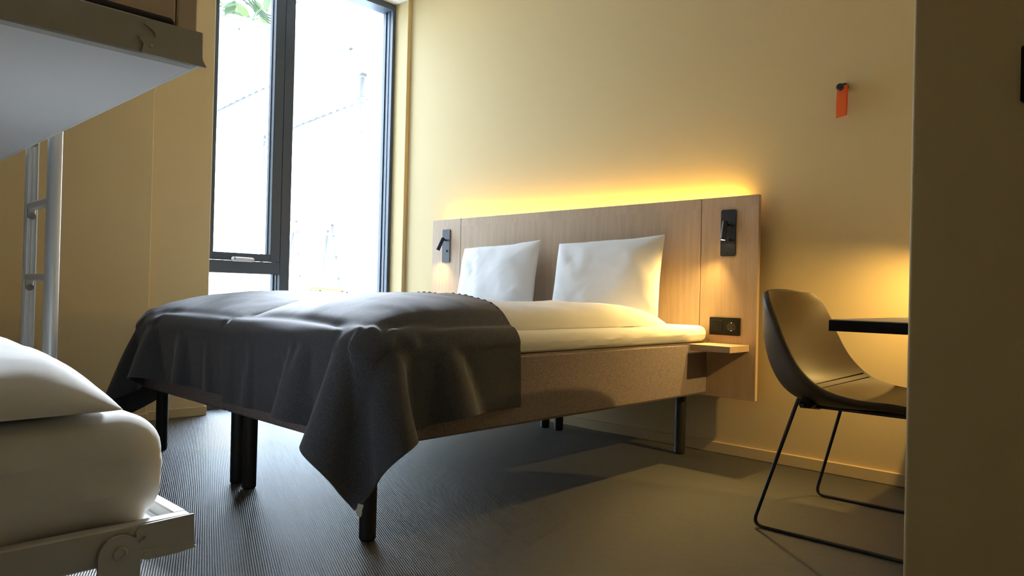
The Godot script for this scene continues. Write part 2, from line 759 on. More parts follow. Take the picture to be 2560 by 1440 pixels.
func build_room() -> void:
	var paint: Material = M.wall_paint
	# the floor, with its own UVs so that the ribs run at 66 degrees
	var g := Geo.new()
	var dir := Vector2(0.918, 0.395)      # along the ribs (x, z)
	var per := Vector2(0.395, -0.918)
	var k0 := g.V.size()
	for p in [Vector2(-0.30, -0.10), Vector2(5.7, -0.10), Vector2(5.7, 4.8), Vector2(-0.30, 4.8)]:
		g.vert(Vector3(p.x, 0, p.y), Vector3.UP, Vector2(p.dot(per), p.dot(dir)) / (0.0066 * 16.0))
	g.face(k0, k0 + 1, k0 + 2)
	g.face(k0, k0 + 2, k0 + 3)
	var f := struct("floor", g, M.carpet, "dark grey-green ribbed loop carpet over the whole room", "floor")
	obj("slab", Geo.new().span(Vector3(-0.30, -0.16, -0.10), Vector3(5.7, -0.004, 4.8)), M.concrete, f)
	struct("ceiling", Geo.new().span(Vector3(-0.44, 2.96, -0.15), Vector3(5.75, 3.1, 4.85)), M.ceiling_paint, "pale ceiling above the room", "ceiling")
	struct("wall_back", Geo.new().span(Vector3(-0.44, -0.16, -0.15), Vector3(4.22, 3.0, 0.0)), paint, "cream yellow wall behind the headboard, lit from above it", "wall")
	# window wall: nib by the back wall, pier, and the deeper wall beyond it
	struct("wall_window", Geo.new().span(Vector3(-0.44, -0.16, 1.438), Vector3(0.0, 3.0, 1.80), 0.004), paint, "narrow cream wall pier beside the tall window", "wall")
	struct("wall_left", Geo.new().span(Vector3(-0.44, -0.16, 1.787), Vector3(0.06, 3.0, 4.85), 0.006), paint, "plain cream wall behind the bunk ladder", "wall")
	var nib := struct("wall_corner", Geo.new().span(Vector3(-0.235, -0.16, -0.01), Vector3(0.0, 3.0, 0.028), 0.003), paint, "slim cream window reveal next to the headboard wall", "wall")
	obj("outer_jamb", Geo.new().span(Vector3(-0.44, -0.16, -0.02), Vector3(-0.24, 3.0, 0.030)), M.render_white, nib)
	struct("wall_above_window", Geo.new().span(Vector3(-0.44, 2.88, 0.0), Vector3(0.0, 3.0, 1.45)), M.ceiling_paint, "pale lintel above the tall window", "wall")
	# the partition in front and the niche with the desk behind it
	var outline := PackedVector2Array()
	var r := 0.007
	for c in [[3.872, 1.900, 1, 1, 1.0], [5.7, 1.900, -1, 1, 1.5], [5.7, 2.0, -1, -1, 0.0], [3.872, 2.0, 1, -1, 0.5]]:
		for k in 7:
			var a: float = (c[4] + 0.5 * k / 6.0) * PI
			outline.append(Vector2(c[0] + c[2] * r + r * cos(a), c[1] + c[3] * r + r * sin(a)))
	g = Geo.new()
	g.prism(outline, 3.16, Vector3(0, 3.0, 0), Basis(Vector3.RIGHT, Vector3.BACK, Vector3.DOWN), true)
	struct("wall_partition", g, paint, "shaded olive partition wall along the right edge of the view", "wall")
	struct("wall_right", Geo.new().span(Vector3(4.10, -0.16, -0.15), Vector3(4.22, 3.0, 1.92)), paint, "cream wall at the end of the desk niche", "wall")
	struct("wall_front", Geo.new().span(Vector3(-0.44, -0.16, 4.70), Vector3(5.75, 3.0, 4.85)), paint, "cream wall behind the viewpoint", "wall")
	struct("wall_entry", Geo.new().span(Vector3(5.60, -0.16, 1.9), Vector3(5.75, 3.0, 4.85)), paint, "cream wall by the entrance behind the viewpoint", "wall")
	# skirting
	var sk: Material = M.skirting
	struct("baseboard_back", Geo.new().span(Vector3(0.0, 0, 0), Vector3(4.10, 0.054, 0.014), 0.003), sk, "low cream baseboard under the headboard wall", "baseboard")
	struct("baseboard_window", Geo.new().span(Vector3(0.0, 0, 1.436), Vector3(0.012, 0.054, 1.787), 0.003), sk, "short cream baseboard on the pier beside the window", "baseboard")
	struct("baseboard_left", Geo.new().span(Vector3(0.06, 0, 1.785), Vector3(0.072, 0.054, 4.70), 0.003), sk, "low cream baseboard on the wall behind the bunk", "baseboard")
	struct("baseboard_right", Geo.new().span(Vector3(4.088, 0, 0.0), Vector3(4.10, 0.054, 1.90), 0.003), sk, "low cream baseboard in the desk niche", "baseboard")


func build_window() -> void:
	var w := Node3D.new()
	w.name = "window_1"
	w.position = Vector3(-0.15, 0, 0.74)
	add_child(w)
	tag(w, "tall dark framed window with a narrow opening sash and a fixed pane", "window")
	w.set_meta("kind", "structure")
	var a: Material = M.anthracite
	var put := func(called: String, lo: Vector3, hi: Vector3, m: Material = null) -> MeshInstance3D:
		return obj(called, Geo.new().span(lo - w.position, hi - w.position, 0.002), m if m else a, w)
	var X0 := -0.27
	var X1 := -0.15
	put.call("frame_stile", Vector3(X0, 0, 0.028), Vector3(X1, 2.88, 0.053))
	put.call("frame_stile", Vector3(X0, 0, 1.406), Vector3(X1, 2.88, 1.44))
	put.call("mullion", Vector3(X0, 0.0, 0.842), Vector3(X1, 2.85, 0.911))
	put.call("frame_head", Vector3(X0, 2.835, 0.053), Vector3(X1, 2.88, 1.406))
	put.call("frame_sill", Vector3(X0, 0.0, 0.053), Vector3(X1, 0.06, 1.406))
	put.call("transom", Vector3(X0, 0.840, 0.911), Vector3(X1 - 0.001, 0.9185, 1.406))
	# glazing beads seen on the reveals of the panes
	for z in [0.053, 0.911]:
		var top := 2.835 if z < 0.5 else 0.840
		put.call("glazing_bead", Vector3(-0.262, 0.06, z), Vector3(-0.226, top, z + 0.007))
		put.call("glazing_bead", Vector3(-0.205, 0.06, z), Vector3(-0.186, top, z + 0.004))
	# the opening sash
	var s := Node3D.new()
	s.name = "sash"
	s.position = Vector3(0, 0.92, 0.4)
	w.add_child(s)
	var puts := func(called: String, lo: Vector3, hi: Vector3, m: Material = null) -> MeshInstance3D:
		var o := w.position + s.position
		return obj(called, Geo.new().span(lo - o, hi - o, 0.002), m if m else a, s)
	puts.call("sash_stile", Vector3(-0.225, 0.9215, 0.9135), Vector3(X1 + 0.001, 2.832, 0.98))
	puts.call("sash_stile", Vector3(-0.225, 0.9215, 1.352), Vector3(X1 + 0.001, 2.832, 1.404))
	puts.call("sash_rail", Vector3(-0.225, 0.9215, 0.98), Vector3(X1 + 0.001, 0.968, 1.352))
	puts.call("sash_rail", Vector3(-0.225, 2.785, 0.98), Vector3(X1 + 0.001, 2.832, 1.352))
	puts.call("glazing_bead", Vector3(-0.215, 0.968, 0.98), Vector3(-0.186, 2.785, 0.985))
	puts.call("pane", Vector3(-0.212, 0.965, 0.98), Vector3(-0.206, 2.79, 1.355), M.pane)
	put.call("pane", Vector3(-0.253, 0.055, 0.05), Vector3(-0.247, 2.84, 0.845), M.pane)
	put.call("pane", Vector3(-0.232, 0.055, 0.908), Vector3(-0.226, 0.845, 1.408), M.pane)
	# handle
	var g := Geo.new()
	var o := w.position + s.position
	g.xf = Transform3D(Basis(), -o)
	g.prism(rounded_rect(0.15, 0.030, 0.0149, 8), 0.010, Vector3(X1, 0.928, 1.168), Basis(Vector3.FORWARD, Vector3.UP, Vector3.RIGHT), true)
	g.tube(bent([Vector3(X1, 0.928, 1.110), Vector3(X1 + 0.042, 0.928, 1.110), Vector3(X1 + 0.044, 0.931, 1.235)], 0.016), 0.0085)
	obj("handle", g, M.satin_steel, s).set_meta("label", "silver window handle")


func build_outside() -> void:
	struct("ground_outside", Geo.new().span(Vector3(-22, -0.3, -14), Vector3(-0.44, -0.10, 14)), M.concrete, "bright paved ground outside the window", "ground")
	struct("wall_fin", Geo.new().span(Vector3(-1.75, -0.3, 1.47), Vector3(-0.44, 3.6, 1.66), 0.004), M.zinc, "grey facade fin beside the window outside", "wall")
	# scaffold roof of corrugated sheets
	var roof := thing("scaffold_roof", "corrugated metal roof on scaffolding seen through the window", "scaffold", Vector3(-4.6, 3.2, -1.0))
	var xs := []
	for k in 6:
		var rows := []
		for i in 25:
			var line := PackedVector3Array()
			var x := -2.15 + k * 0.72 + i * 0.03
			for z in [-1.35, 0.2, 1.45]:
				line.append(Vector3(x, 0.022 * sin(i * TAU / 6.0) + 0.12 * (x + 2.0) * 0.25, z))
			rows.append(line)
		xs.append(rows)
		var g := Geo.new()
		g.grid(rows, false, Vector3.UP)
		var under := []
		for r in rows:
			var line := PackedVector3Array()
			for p in r:
				line.append(p - Vector3(0, 0.004, 0))
			under.append(line)
		g.grid(under, false, Vector3.DOWN)
		obj("roof_sheet", g, M.roof_plastic, roof)
	for z in [-1.30, -0.1]:
		obj("purlin", Geo.new().tube([Vector3(-2.2, -0.09, z), Vector3(2.2, 0.17, z)], 0.024), M.scaffold_steel, roof)
	obj("ledger", Geo.new().tube([Vector3(2.12, 0.12, -1.4), Vector3(2.12, 0.12, 1.9)], 0.03), M.scaffold_steel, roof)
	for p in [Vector2(1.6, -0.62), Vector2(1.6, 1.9), Vector2(-2.1, -1.3)]:
		var post := Geo.new().tube([Vector3(p.x, -3.3, p.y), Vector3(p.x, 0.35, p.y)], 0.024)
		for y in [-0.55, -0.2, 0.1]:
			post.box(Vector3(p.x, y, p.y), Vector3(0.075, 0.07, 0.085), 0.01)
		obj("post", post, M.scaffold_steel, roof)
	# climbing plant hanging over the roof's edge
	var plant := thing("leafy_branch", "green leafy branch hanging over the scaffold roof outside", "plant", Vector3(-2.5, 3.42, 0.10))
	var rng := RandomNumberGenerator.new()
	rng.seed = 5
	var st := Geo.new()
	for k in 4:
		st.tube(smooth_path([Vector3(0, 0, 0.4), Vector3(0.05, 0.1 + 0.05 * k, 0.1), Vector3(-0.05, 0.02 * k, -0.25), Vector3(0.0, -0.1 + 0.06 * k, -0.42)]), 0.008, 6)
	obj("stem", st, M.leaf, plant)
	for k in 70:
		var g := Geo.new()
		var at := Vector3(rng.randf_range(-0.25, 0.25), rng.randf_range(-0.05, 0.38), rng.randf_range(-0.40, 0.45))
		var b := Basis.from_euler(Vector3(rng.randf_range(-0.9, 0.9), rng.randf_range(0, TAU), rng.randf_range(-0.8, 0.8)))
		var rows := []
		for i in 6:
			var t := i / 5.0
			var hw := 0.045 * sin(PI * clampf(t * 0.94 + 0.03, 0, 1))
			var line := PackedVector3Array()
			for s in [-1.0, 0.0, 1.0]:
				line.append(at + b * Vector3(hw * s, 0.012 * absf(s) - 0.05 * t * t, t * 0.17))
			rows.append(line)
		g.grid(rows, false, Vector3.UP)
		obj("leaf", g, M.leaf, plant)
	# a step ladder out there
	var lad := thing("step_ladder", "pale step ladder standing outside behind the glass", "ladder", Vector3(-3.2, -0.1, -1.15))
	for s in [-1.0, 1.0]:
		obj("rail", Geo.new().tube([Vector3(0.35, 0, s * 0.30), Vector3(0.0, 1.62, s * 0.24)], 0.022, 8), M.scaffold_steel, lad)
		obj("rear_leg", Geo.new().tube([Vector3(-0.45, 0, s * 0.28), Vector3(-0.06, 1.55, s * 0.22)], 0.018, 8), M.scaffold_steel, lad)
	for k in 6:
		var t := (k + 1) / 6.5
		obj("step", Geo.new().box(Vector3(0.35 * (1 - t), 1.62 * t, 0), Vector3(0.09, 0.025, 0.58 - 0.1 * t), 0.004), M.scaffold_steel, lad)
	obj("top_step", Geo.new().box(Vector3(-0.03, 1.63, 0), Vector3(0.22, 0.04, 0.52), 0.008), M.scaffold_steel, lad)
	obj("strap", Geo.new().tube([Vector3(0.24, 0.79, 0.27), Vector3(0.27, 0.86, 0.16), Vector3(0.24, 0.84, -0.27)], 0.012, 8), M.orange_leather, lad).set_meta("label", "orange strap")


func build_beds() -> void:
	var up: Material = M.upholstery
	var white: Material = M.cotton
	for k in 2:
		var near := k == 0
		var x0 := BED_M + 0.003 if near else BED_L
		var x1 := BED_R if near else BED_M - 0.003
		var org := Vector3((x0 + x1) / 2, 0, (HEAD_Z + BED_FOOT) / 2)
		var which := "nearer the desk" if near else "nearer the window"
		var b := thing("bed_base", "taupe upholstered box bed on round black legs, %s" % which, "bed", org, 0, "pair of box beds")
		obj("box", Geo.new().span(Vector3(x0, 0.294, HEAD_Z) - org, Vector3(x1, 0.541, BED_FOOT) - org, 0.010), up, b)
		var lx := [1.629, 2.393] if near else [0.772, 1.529]
		for x in lx:
			for z in [HEAD_Z + 0.09, BED_FOOT - 0.09]:
				obj("leg", Geo.new().lathe([Vector2(0, 0), Vector2(0.021, 0), Vector2(0.0255, 0.006), Vector2(0.0265, 0.294), Vector2(0, 0.294)], Vector3(x, 0, z) - org), M.black_leg, b)
		# topper with its sheet
		var g := Geo.new()
		soft_box(g, Vector3(x0 + 0.002, 0.5415, HEAD_Z + 0.004), Vector3(x1 + (0.004 if near else -0.002), 0.6222, BED_FOOT - 0.004), Vector3(0.036, 0.038, 0.04), func(p, d):
			if d.y < -0.6:
				return 0.0
			var s := 0.006 * noise.get_noise_3d(p.x * 160.0, p.y * 320.0, p.z * 160.0)
			if d.y < 0.5:   # gathered creases along the tucked edge
				s += 0.004 * pow(absf(sin(p.z * 17.0 + 3.0 * noise.get_noise_2d(p.z * 90.0, 4.0) + p.y * 60.0)), 6.0) * noise.get_noise_2d(p.z * 220.0, 9.0) * 2.0
			return minf(s, 0.0) if absf(d.y) > 0.75 else minf(s, 0.006), 40)
		tag(obj("mattress", g, white, null, Vector3(org.x, 0.541, org.z)), "white sheeted top mattress on the box bed %s" % which, "mattress", "top mattresses")
		# duvet
		var d0 := 1.700 if near else 0.70
		var d1 := 2.448 if near else 1.655
		var rows := []
		var low := []
		for i in 72:
			var line := PackedVector3Array()
			var line2 := PackedVector3Array()
			var z := lerpf(0.265, 2.035, 0.5 - 0.5 * cos(PI * i / 71.0))
			for j in 56:
				var x := lerpf(d0, d1, 0.5 - 0.5 * cos(PI * j / 55.0))
				var y := maxf(duvet_top(x, z), 0.6225)
				var tuck := 1.0 - 0.085 * pow(1.0 - clampf((y - 0.6225) / 0.10, 0.0, 1.0), 1.6)
				var xt := (d0 + d1) / 2 + (x - (d0 + d1) / 2) * tuck
				var zt := 1.15 + (z - 1.15) * (1.0 - (1.0 - tuck) * 0.45)
				line.append(Vector3(xt, y, zt))
				line2.append(Vector3(xt, 0.6225, zt))
			rows.append(line)
			low.append(line2)
		g = Geo.new()
		g.grid(rows, false, Vector3.UP)
		g.grid(low, false, Vector3.DOWN)
		tag(obj("duvet", g, white, null, Vector3(org.x, 0.6225, 1.1)), "puffy white duvet on the bed %s" % which, "duvet", "white duvets on the box beds")
	# pillows against the headboard
	for k in 2:
		var near := k == 0
		var at := Vector3(1.945, 0.845, 0.195) if near else Vector3(1.13, 0.845, 0.190)
		var g := pillow(0.675, 0.42, 0.13, 31 + k * 9)
		var o := obj("pillow", g, white)
		o.transform = Transform3D(Basis(Vector3.UP, 0.03 if near else -0.04) * Basis(Vector3.RIGHT, -0.20) * Basis(Vector3.BACK, 0.045 if near else 0.05), at)
		tag(o, "white pillow propped on the headboard, %s" % ("larger in view, by the lit socket" if near else "by the window"), "pillow", "white pillows")
	# throws
	var s := 0.029
	for k in 2:
		var near := k == 0
		var corner := Vector2(1.645, 1.415) if near else Vector2(0.335, 1.43)
		var nu := 40 if near else 48
		var skew := 0.03 if near else -0.03
		var rows := drape(corner, Vector2(s, s * skew), Vector2(-s * skew, s), nu, 33, 0.80, 0.016 if near else 0.008, func(p: Vector2): return p.y < 1.80 and p.x > 0.85 and p.x < 2.25 and absf(p.x - 1.68) > 0.16)
		var g := cloth_geo(rows, 0.006)
		var o := obj("blanket", g, M.wool, null, Vector3(2.05 if near else 1.1, 0.62, 1.8))
		tag(o, "dark grey wool throw over the foot of the bed, %s" % ("its corner hanging by a leg" if near else "on the window side"), "blanket", "dark wool throws")
		var sg := Geo.new()
		for c in range(4, rows[0].size() - 4, 5):
			var p0: Vector3 = rows[1][c]
			var p1: Vector3 = rows[1][c + 2]
			sg.tube([p0 + Vector3(0, 0.0068, 0), (p0 + p1) * 0.5 + Vector3(0, 0.0082, 0), p1 + Vector3(0, 0.0068, 0)], 0.0017, 6)
		var st := obj("edge_stitching", sg, M.piping, o, Vector3(2.05 if near else 1.1, 0.62, 1.8) * 0.0 + o.position)
		st.position = Vector3.ZERO
		st.set_meta("kind", "stuff")
		if near:   # stitched care label at the hanging corner
			var tip: Vector3 = rows[-1][-1]
			var q: Vector3 = rows[rows.size() - 6][rows[0].size() - 1]
			var gl := Geo.new()
			gl.box(Vector3.ZERO, Vector3(0.016, 0.026, 0.0012), 0.0003)
			gl.box(Vector3(0.004, -0.014, 0.001), Vector3(0.012, 0.014, 0.0012), 0.0003)
			var t := obj("care_label", gl, M.label_white, o)
			t.transform = Transform3D(Basis(Vector3.UP, 0.8) * Basis(Vector3.BACK, -0.25), tip.lerp(q, 0.5) + Vector3(0.012, -0.004, 0.008) - o.position)


func pillow(w: float, h: float, t: float, seed_: int) -> Geo:
	var g := Geo.new()
	var n := 40
	var faces := []
	for side in [1.0, -1.0]:
		var rows := []
		for i in n + 1:
			var line := PackedVector3Array()
			var v := sin((float(i) / n - 0.5) * PI)
			for j in n + 1:
				var u := sin((float(j) / n - 0.5) * PI)
				var x := w / 2 * u * (1.0 - 0.035 * (1.0 - v * v) - 0.02 * smoothstep(0.3, 1.0, v) * smoothstep(-0.2, -1.0, u))
				var y := h / 2 * v * (1.0 - 0.035 * (1.0 - u * u)) + 0.010 * noise.get_noise_2d(u * 60.0 + seed_ * 11.0, 40.0) * v
				var z := t / 2 * pow(maxf(0.0, (1.0 - pow(absf(u), 3.0)) * (1.0 - pow(absf(v), 3.0))), 0.5)
				var wr := noise.get_noise_2d(x * 260.0 + seed_ * 37.0, y * 260.0) * 0.012 + noise.get_noise_2d(x * 700.0 + y * 420.0 + seed_, y * 190.0) * 0.006
				wr += 0.007 * pow(1.0 - absf(noise.get_noise_2d(x * 150.0 - seed_ * 5.0, y * 90.0)), 14.0)
				var rad := sqrt(u * u + v * v)
				wr += 0.006 * pow(absf(sin(atan2(v, u) * 7.0 + seed_)), 5.0) * smoothstep(0.6, 1.15, rad) * (1.0 - pow(maxf(absf(u), absf(v)), 8.0))
				line.append(Vector3(x, y, side * (z * (1.0 + wr * 4.0) + wr * (1.0 - pow(maxf(absf(u), absf(v)), 4.0)))))
			rows.append(line)
		g.grid(rows, false, Vector3(0, 0, side))
	return g


func build_headboard() -> void:
	var hb := thing("headboard", "pale oak headboard wall panel glowing along its top edge", "headboard", Vector3(1.556, 0.282, 0.0575))
	var o := hb.position
	var oak: Material = M.oak
	for p in [[0.387, 0.6725], [0.6755, 2.4295], [2.4325, 2.725]]:
		obj("panel", Geo.new().span(Vector3(p[0], 0.282, 0.047) - o, Vector3(p[1], 1.242, 0.070) - o, 0.0012), oak, hb)
	for x in [0.55, 1.05, 1.55, 2.05, 2.56]:
		obj("batten", Geo.new().span(Vector3(x - 0.02, 0.32, 0.0) - o, Vector3(x + 0.02, 1.16, 0.047) - o, 0.001), oak, hb)
	# LED strip behind the top edge
	var led := thing("led_strip", "warm LED light strip hidden along the headboard top", "light", Vector3(1.55, 1.205, 0.040))
	obj("channel", Geo.new().span(Vector3(-1.085, -0.010, -0.002), Vector3(1.085, 0.004, 0.007), 0.001), M.aluminium, led)
	obj("led_glow", Geo.new().span(Vector3(-1.08, 0.004, -0.004), Vector3(1.08, 0.008, 0.004), 0.0005), M.led_glow, led)
	var al := AreaLight3D.new()
	al.name = "led_light"
	al.area_size = Vector2(2.15, 0.010)
	al.light_color = Color(1.0, 0.81, 0.38)
	al.light_energy = 0.68
	al.area_range = 6.0
	al.shadow_enabled = true
	al.transform = Transform3D(Basis(Vector3.RIGHT, PI / 2 - 0.25), Vector3(0, 0.0115, -0.002))
	led.add_child(al)
	# small shelf
	var sh := thing("bedside_shelf", "small oak bedside shelf under the socket", "shelf", Vector3(2.59, 0.51, 0.070))
	obj("board", Geo.new().span(Vector3(-0.100, 0.0, 0.0005), Vector3(0.102, 0.030, 0.190), 0.0015), oak, sh)
	# reading lamps
	reading_lamp(Vector3(2.576, 1.068, 0.070), "black reading lamp above the socket, seen straight on", Vector3(-0.004, -0.09, 0.012), 0.022, Vector3(-0.35, -0.85, 0.65), 62.0, 1.65)
	reading_lamp(Vector3(0.534, 1.063, 0.070), "black reading lamp at the window end of the headboard", Vector3(-0.020, -0.085, 0.030), 0.022, Vector3(-0.15, -0.9, 0.25), 60.0, 0.5)
	reading_lamp(Vector3(3.60, 1.13, 0.0), "black wall lamp over the desk, hidden behind the partition", Vector3(-0.03, -0.09, 0.01), 0.200, Vector3(-0.62, -0.88, 0.10), 56.0, 2.1)
	# socket plate
	var so := thing("socket_plate", "black double plate with a rocker switch and a socket", "socket", Vector3(2.569, 0.622, 0.070))
	obj("frame", Geo.new().prism(rounded_rect(0.155, 0.084, 0.003), 0.009), M.black_plastic, so)
	obj("rocker", Geo.new().box(Vector3(-0.037, 0, 0.0105), Vector3(0.056, 0.060, 0.006), 0.002, Basis(Vector3.UP, 0.05)), M.black_plastic, so)
	var g := Geo.new()
	g.prism(rounded_rect(0.058, 0.060, 0.003), 0.0115, Vector3(0.037, 0, 0))
	obj("socket_insert", g, M.black_plastic, so)
	var well := Geo.new()
	var zt := Basis(Vector3.RIGHT, PI / 2)
	well.lathe([Vector2(0.022, 0.0125), Vector2(0.0205, 0.0125), Vector2(0.0200, 0.0118), Vector2(0.0, 0.0118)], Vector3(0.037, 0, 0), zt)
	obj("socket_well", well, M.black_leg, so)
	for y in [-0.0185, 0.0185]:
		obj("earth_clip", Geo.new().box(Vector3(0.037, y, 0.0125), Vector3(0.004, 0.005, 0.002), 0.0005), M.chrome, so).set_meta("label", "metal earth clip")
	for x in [-0.0095, 0.0095]:
		obj("pin_hole", Geo.new().lathe([Vector2(0.0028, 0.0122), Vector2(0.0, 0.0122)], Vector3(0.037 + x, 0, 0), zt, 10), M.desk_edge, so)


func reading_lamp(at: Vector3, label: String, aim: Vector3, reach: float, beam: Vector3, half: float, power: float) -> void:
	var l := thing("reading_lamp", label, "lamp", at)
	obj("back_plate", Geo.new().prism(rounded_rect(0.076, 0.222, 0.009), 0.006, Vector3.ZERO, Basis(), true), M.black_metal, l)
	obj("screw", Geo.new().lathe([Vector2(0.003, 0.0065), Vector2(0, 0.007)], Vector3(0, 0.097, 0), Basis(Vector3.RIGHT, PI / 2), 10), M.black_plastic, l)
	obj("screw", Geo.new().lathe([Vector2(0.003, 0.0065), Vector2(0, 0.007)], Vector3(0, -0.097, 0), Basis(Vector3.RIGHT, PI / 2), 10), M.black_plastic, l)
	var pivot := Vector3(0.0, 0.038, 0.006)
	obj("arm", Geo.new().tube([pivot, pivot + Vector3(0, 0.002, reach)], 0.006), M.black_metal, l)
	obj("button", Geo.new().lathe([Vector2(0.006, 0.006), Vector2(0.0055, 0.011), Vector2(0, 0.0115)], Vector3(0.008, -0.034, 0), Basis(Vector3.RIGHT, PI / 2), 14), M.black_metal, l)
	var d := aim.normalized()
	var top := pivot + Vector3(0, 0.002, reach + 0.010) - d * 0.014
	var y := -d
	var x := y.cross(Vector3.BACK).normalized()
	var turn := Basis(x, y, x.cross(y))
	var tip := top + d * 0.092
	obj("lamp_head", Geo.new().lathe([Vector2(0.0100, 0.006), Vector2(0.0105, 0.0), Vector2(0.0130, 0.0), Vector2(0.0130, 0.088), Vector2(0.0115, 0.092), Vector2(0, 0.092)], tip, turn), M.black_metal, l)
	obj("lens", Geo.new().lathe([Vector2(0, 0.002), Vector2(0.0102, 0.002), Vector2(0.0102, 0.008), Vector2(0, 0.008)], tip, turn), M.lens_glow, l)
	var s := SpotLight3D.new()
	s.name = "lamp_light"
	s.light_color = Color(1.0, 0.83, 0.48)
	s.light_energy = 0.62 * power
	s.light_size = 0.009
	s.spot_angle = half
	s.spot_angle_attenuation = 1.0
	s.spot_range = 8.0
	s.spot_attenuation = 2.0
	s.shadow_enabled = true
	l.add_child(s)
	s.position = tip + d * 0.003
	s.basis = Basis.looking_at(beam.normalized(), Vector3.BACK)


func build_bunk() -> void:
	var steel: Material = M.grey_steel
	var b := thing("bunk_bed", "grey steel bunk bed with two bunks and a riveted frame", "bunk bed", Vector3(1.88, 0, 3.66))
	var o := b.position
	var put := func(called: String, lo: Vector3, hi: Vector3, m: Material, bev := 0.003) -> MeshInstance3D:
		return obj(called, Geo.new().span(lo - o, hi - o, bev), m, b)
	# upper frame
	put.call("upper_rail", Vector3(2.768, 1.181, 2.682), Vector3(2.80, 1.249, 4.66), steel)
	put.call("upper_rail", Vector3(0.96, 1.181, 2.682), Vector3(0.99, 1.249, 4.66), steel)
	put.call("upper_end_rail", Vector3(0.96, 1.186, 2.672), Vector3(2.792, 1.246, 2.682), M.white_board, 0.002)
	put.call("upper_end_rail", Vector3(0.99, 1.181, 4.63), Vector3(2.768, 1.249, 4.66), steel)
	put.call("upper_base_board", Vector3(0.99, 1.184, 2.684), Vector3(2.790, 1.196, 4.64), M.white_board)
	put.call("upper_end_guard", Vector3(0.98, 1.249, 2.678), Vector3(2.778, 1.52, 2.7165), M.guard_board)
	# lower frame
	put.call("lower_rail", Vector3(2.75, 0.243, 2.664), Vector3(2.78, 0.309, 4.66), steel)
	put.call("lower_rail", Vector3(0.96, 0.243, 2.664), Vector3(0.99, 0.309, 4.66), steel)
	put.call("lower_end_rail", Vector3(0.99, 0.243, 2.662), Vector3(2.752, 0.309, 2.688), steel)
	put.call("lower_end_rail", Vector3(0.99, 0.243, 4.63), Vector3(2.75, 0.309, 4.66), steel)
	put.call("lower_base_board", Vector3(0.99, 0.262, 2.688), Vector3(2.75, 0.286, 4.63), M.white_board)
	# corner plates with their hooked outline (z, y), in front of the rails
	var side := Basis(Vector3.BACK, Vector3.UP, Vector3.RIGHT)
	var up := PackedVector2Array([Vector2(2.789, 1.181), Vector2(2.668, 1.1815), Vector2(2.6765, 1.195), Vector2(2.6775, 1.247), Vector2(2.775, 1.246), Vector2(2.784, 1.235), Vector2(2.770, 1.228), Vector2(2.764, 1.222), Vector2(2.764, 1.215), Vector2(2.788, 1.214), Vector2(2.793, 1.209), Vector2(2.784, 1.198), Vector2(2.786, 1.188)])
	obj("corner_plate", Geo.new().prism(up, 0.004, Vector3(2.800, 0, 0) - o, side), steel, b)
	var lev := PackedVector2Array([Vector2(2.787, 1.1805), Vector2(2.670, 1.181), Vector2(2.690, 1.188), Vector2(2.712, 1.197), Vector2(2.736, 1.2045), Vector2(2.760, 1.208), Vector2(2.778, 1.2065), Vector2(2.785, 1.198)])
	obj("corner_lever", Geo.new().prism(lev, 0.002, Vector3(2.804, 0, 0) - o, side), steel, b)
	obj("rivet", Geo.new().lathe([Vector2(0.0035, 0), Vector2(0.003, 0.0015), Vector2(0, 0.002)], Vector3(2.806, 1.1975, 2.772) - o, Basis(Vector3.FORWARD, -PI / 2) if false else Basis(Vector3.UP, Vector3.RIGHT, Vector3.FORWARD), 14), M.satin_steel, b)
	var lo := PackedVector2Array([Vector2(2.661, 0.309), Vector2(2.659, 0.2475), Vector2(2.653, 0.2435), Vector2(2.690, 0.2395), Vector2(2.745, 0.240), Vector2(2.764, 0.246), Vector2(2.766, 0.262), Vector2(2.762, 0.274), Vector2(2.753, 0.280), Vector2(2.750, 0.285), Vector2(2.756, 0.287), Vector2(2.766, 0.286), Vector2(2.767, 0.297), Vector2(2.757, 0.307)])
	obj("corner_plate", Geo.new().prism(lo, 0.004, Vector3(2.780, 0, 0) - o, side), steel, b)
	var lev2 := PackedVector2Array([Vector2(2.655, 0.2435), Vector2(2.690, 0.2395), Vector2(2.745, 0.240), Vector2(2.764, 0.246), Vector2(2.766, 0.260), Vector2(2.752, 0.263), Vector2(2.722, 0.2605), Vector2(2.695, 0.254)])
	obj("corner_lever", Geo.new().prism(lev2, 0.0018, Vector3(2.784, 0, 0) - o, side), steel, b)
	var rb := Basis(Vector3.UP, Vector3.RIGHT, Vector3.FORWARD)
	obj("rivet", Geo.new().lathe([Vector2(0.0040, 0), Vector2(0.0034, 0.0018), Vector2(0, 0.0022)], Vector3(2.7858, 0.2525, 2.751) - o, rb, 14), steel, b)
	# folding legs: a plate with a round top and a bolt
	for z in [2.797, 4.50]:
		for x in [2.786, 0.948]:
			var outline := PackedVector2Array()
			for k in 13:
				var a := PI * k / 12.0
				outline.append(Vector2(0.036 * cos(a), 0.262 + 0.036 * sin(a)))
			outline.append(Vector2(-0.034, 0.0))
			outline.append(Vector2(0.034, 0.0))
			var leg := obj("leg", Geo.new().prism(outline, 0.007, Vector3(x, 0, z) - o, side, true), steel, b)
			if x > 2.5:
				obj("bolt", Geo.new().lathe([Vector2(0.0125, 0), Vector2(0.0125, 0.002), Vector2(0.0105, 0.0045), Vector2(0.0065, 0.0045), Vector2(0.006, 0.0028), Vector2(0, 0.0028)], Vector3(x + 0.007, 0.266, z) - o, rb, 20), steel, leg).set_meta("label", "round bolt head")
			put.call("leg_bracket", Vector3(0.948 if x < 2.5 else 2.745, 0.236, z - 0.02), Vector3(0.965 if x < 2.5 else 2.786, 0.262, z + 0.02), steel)
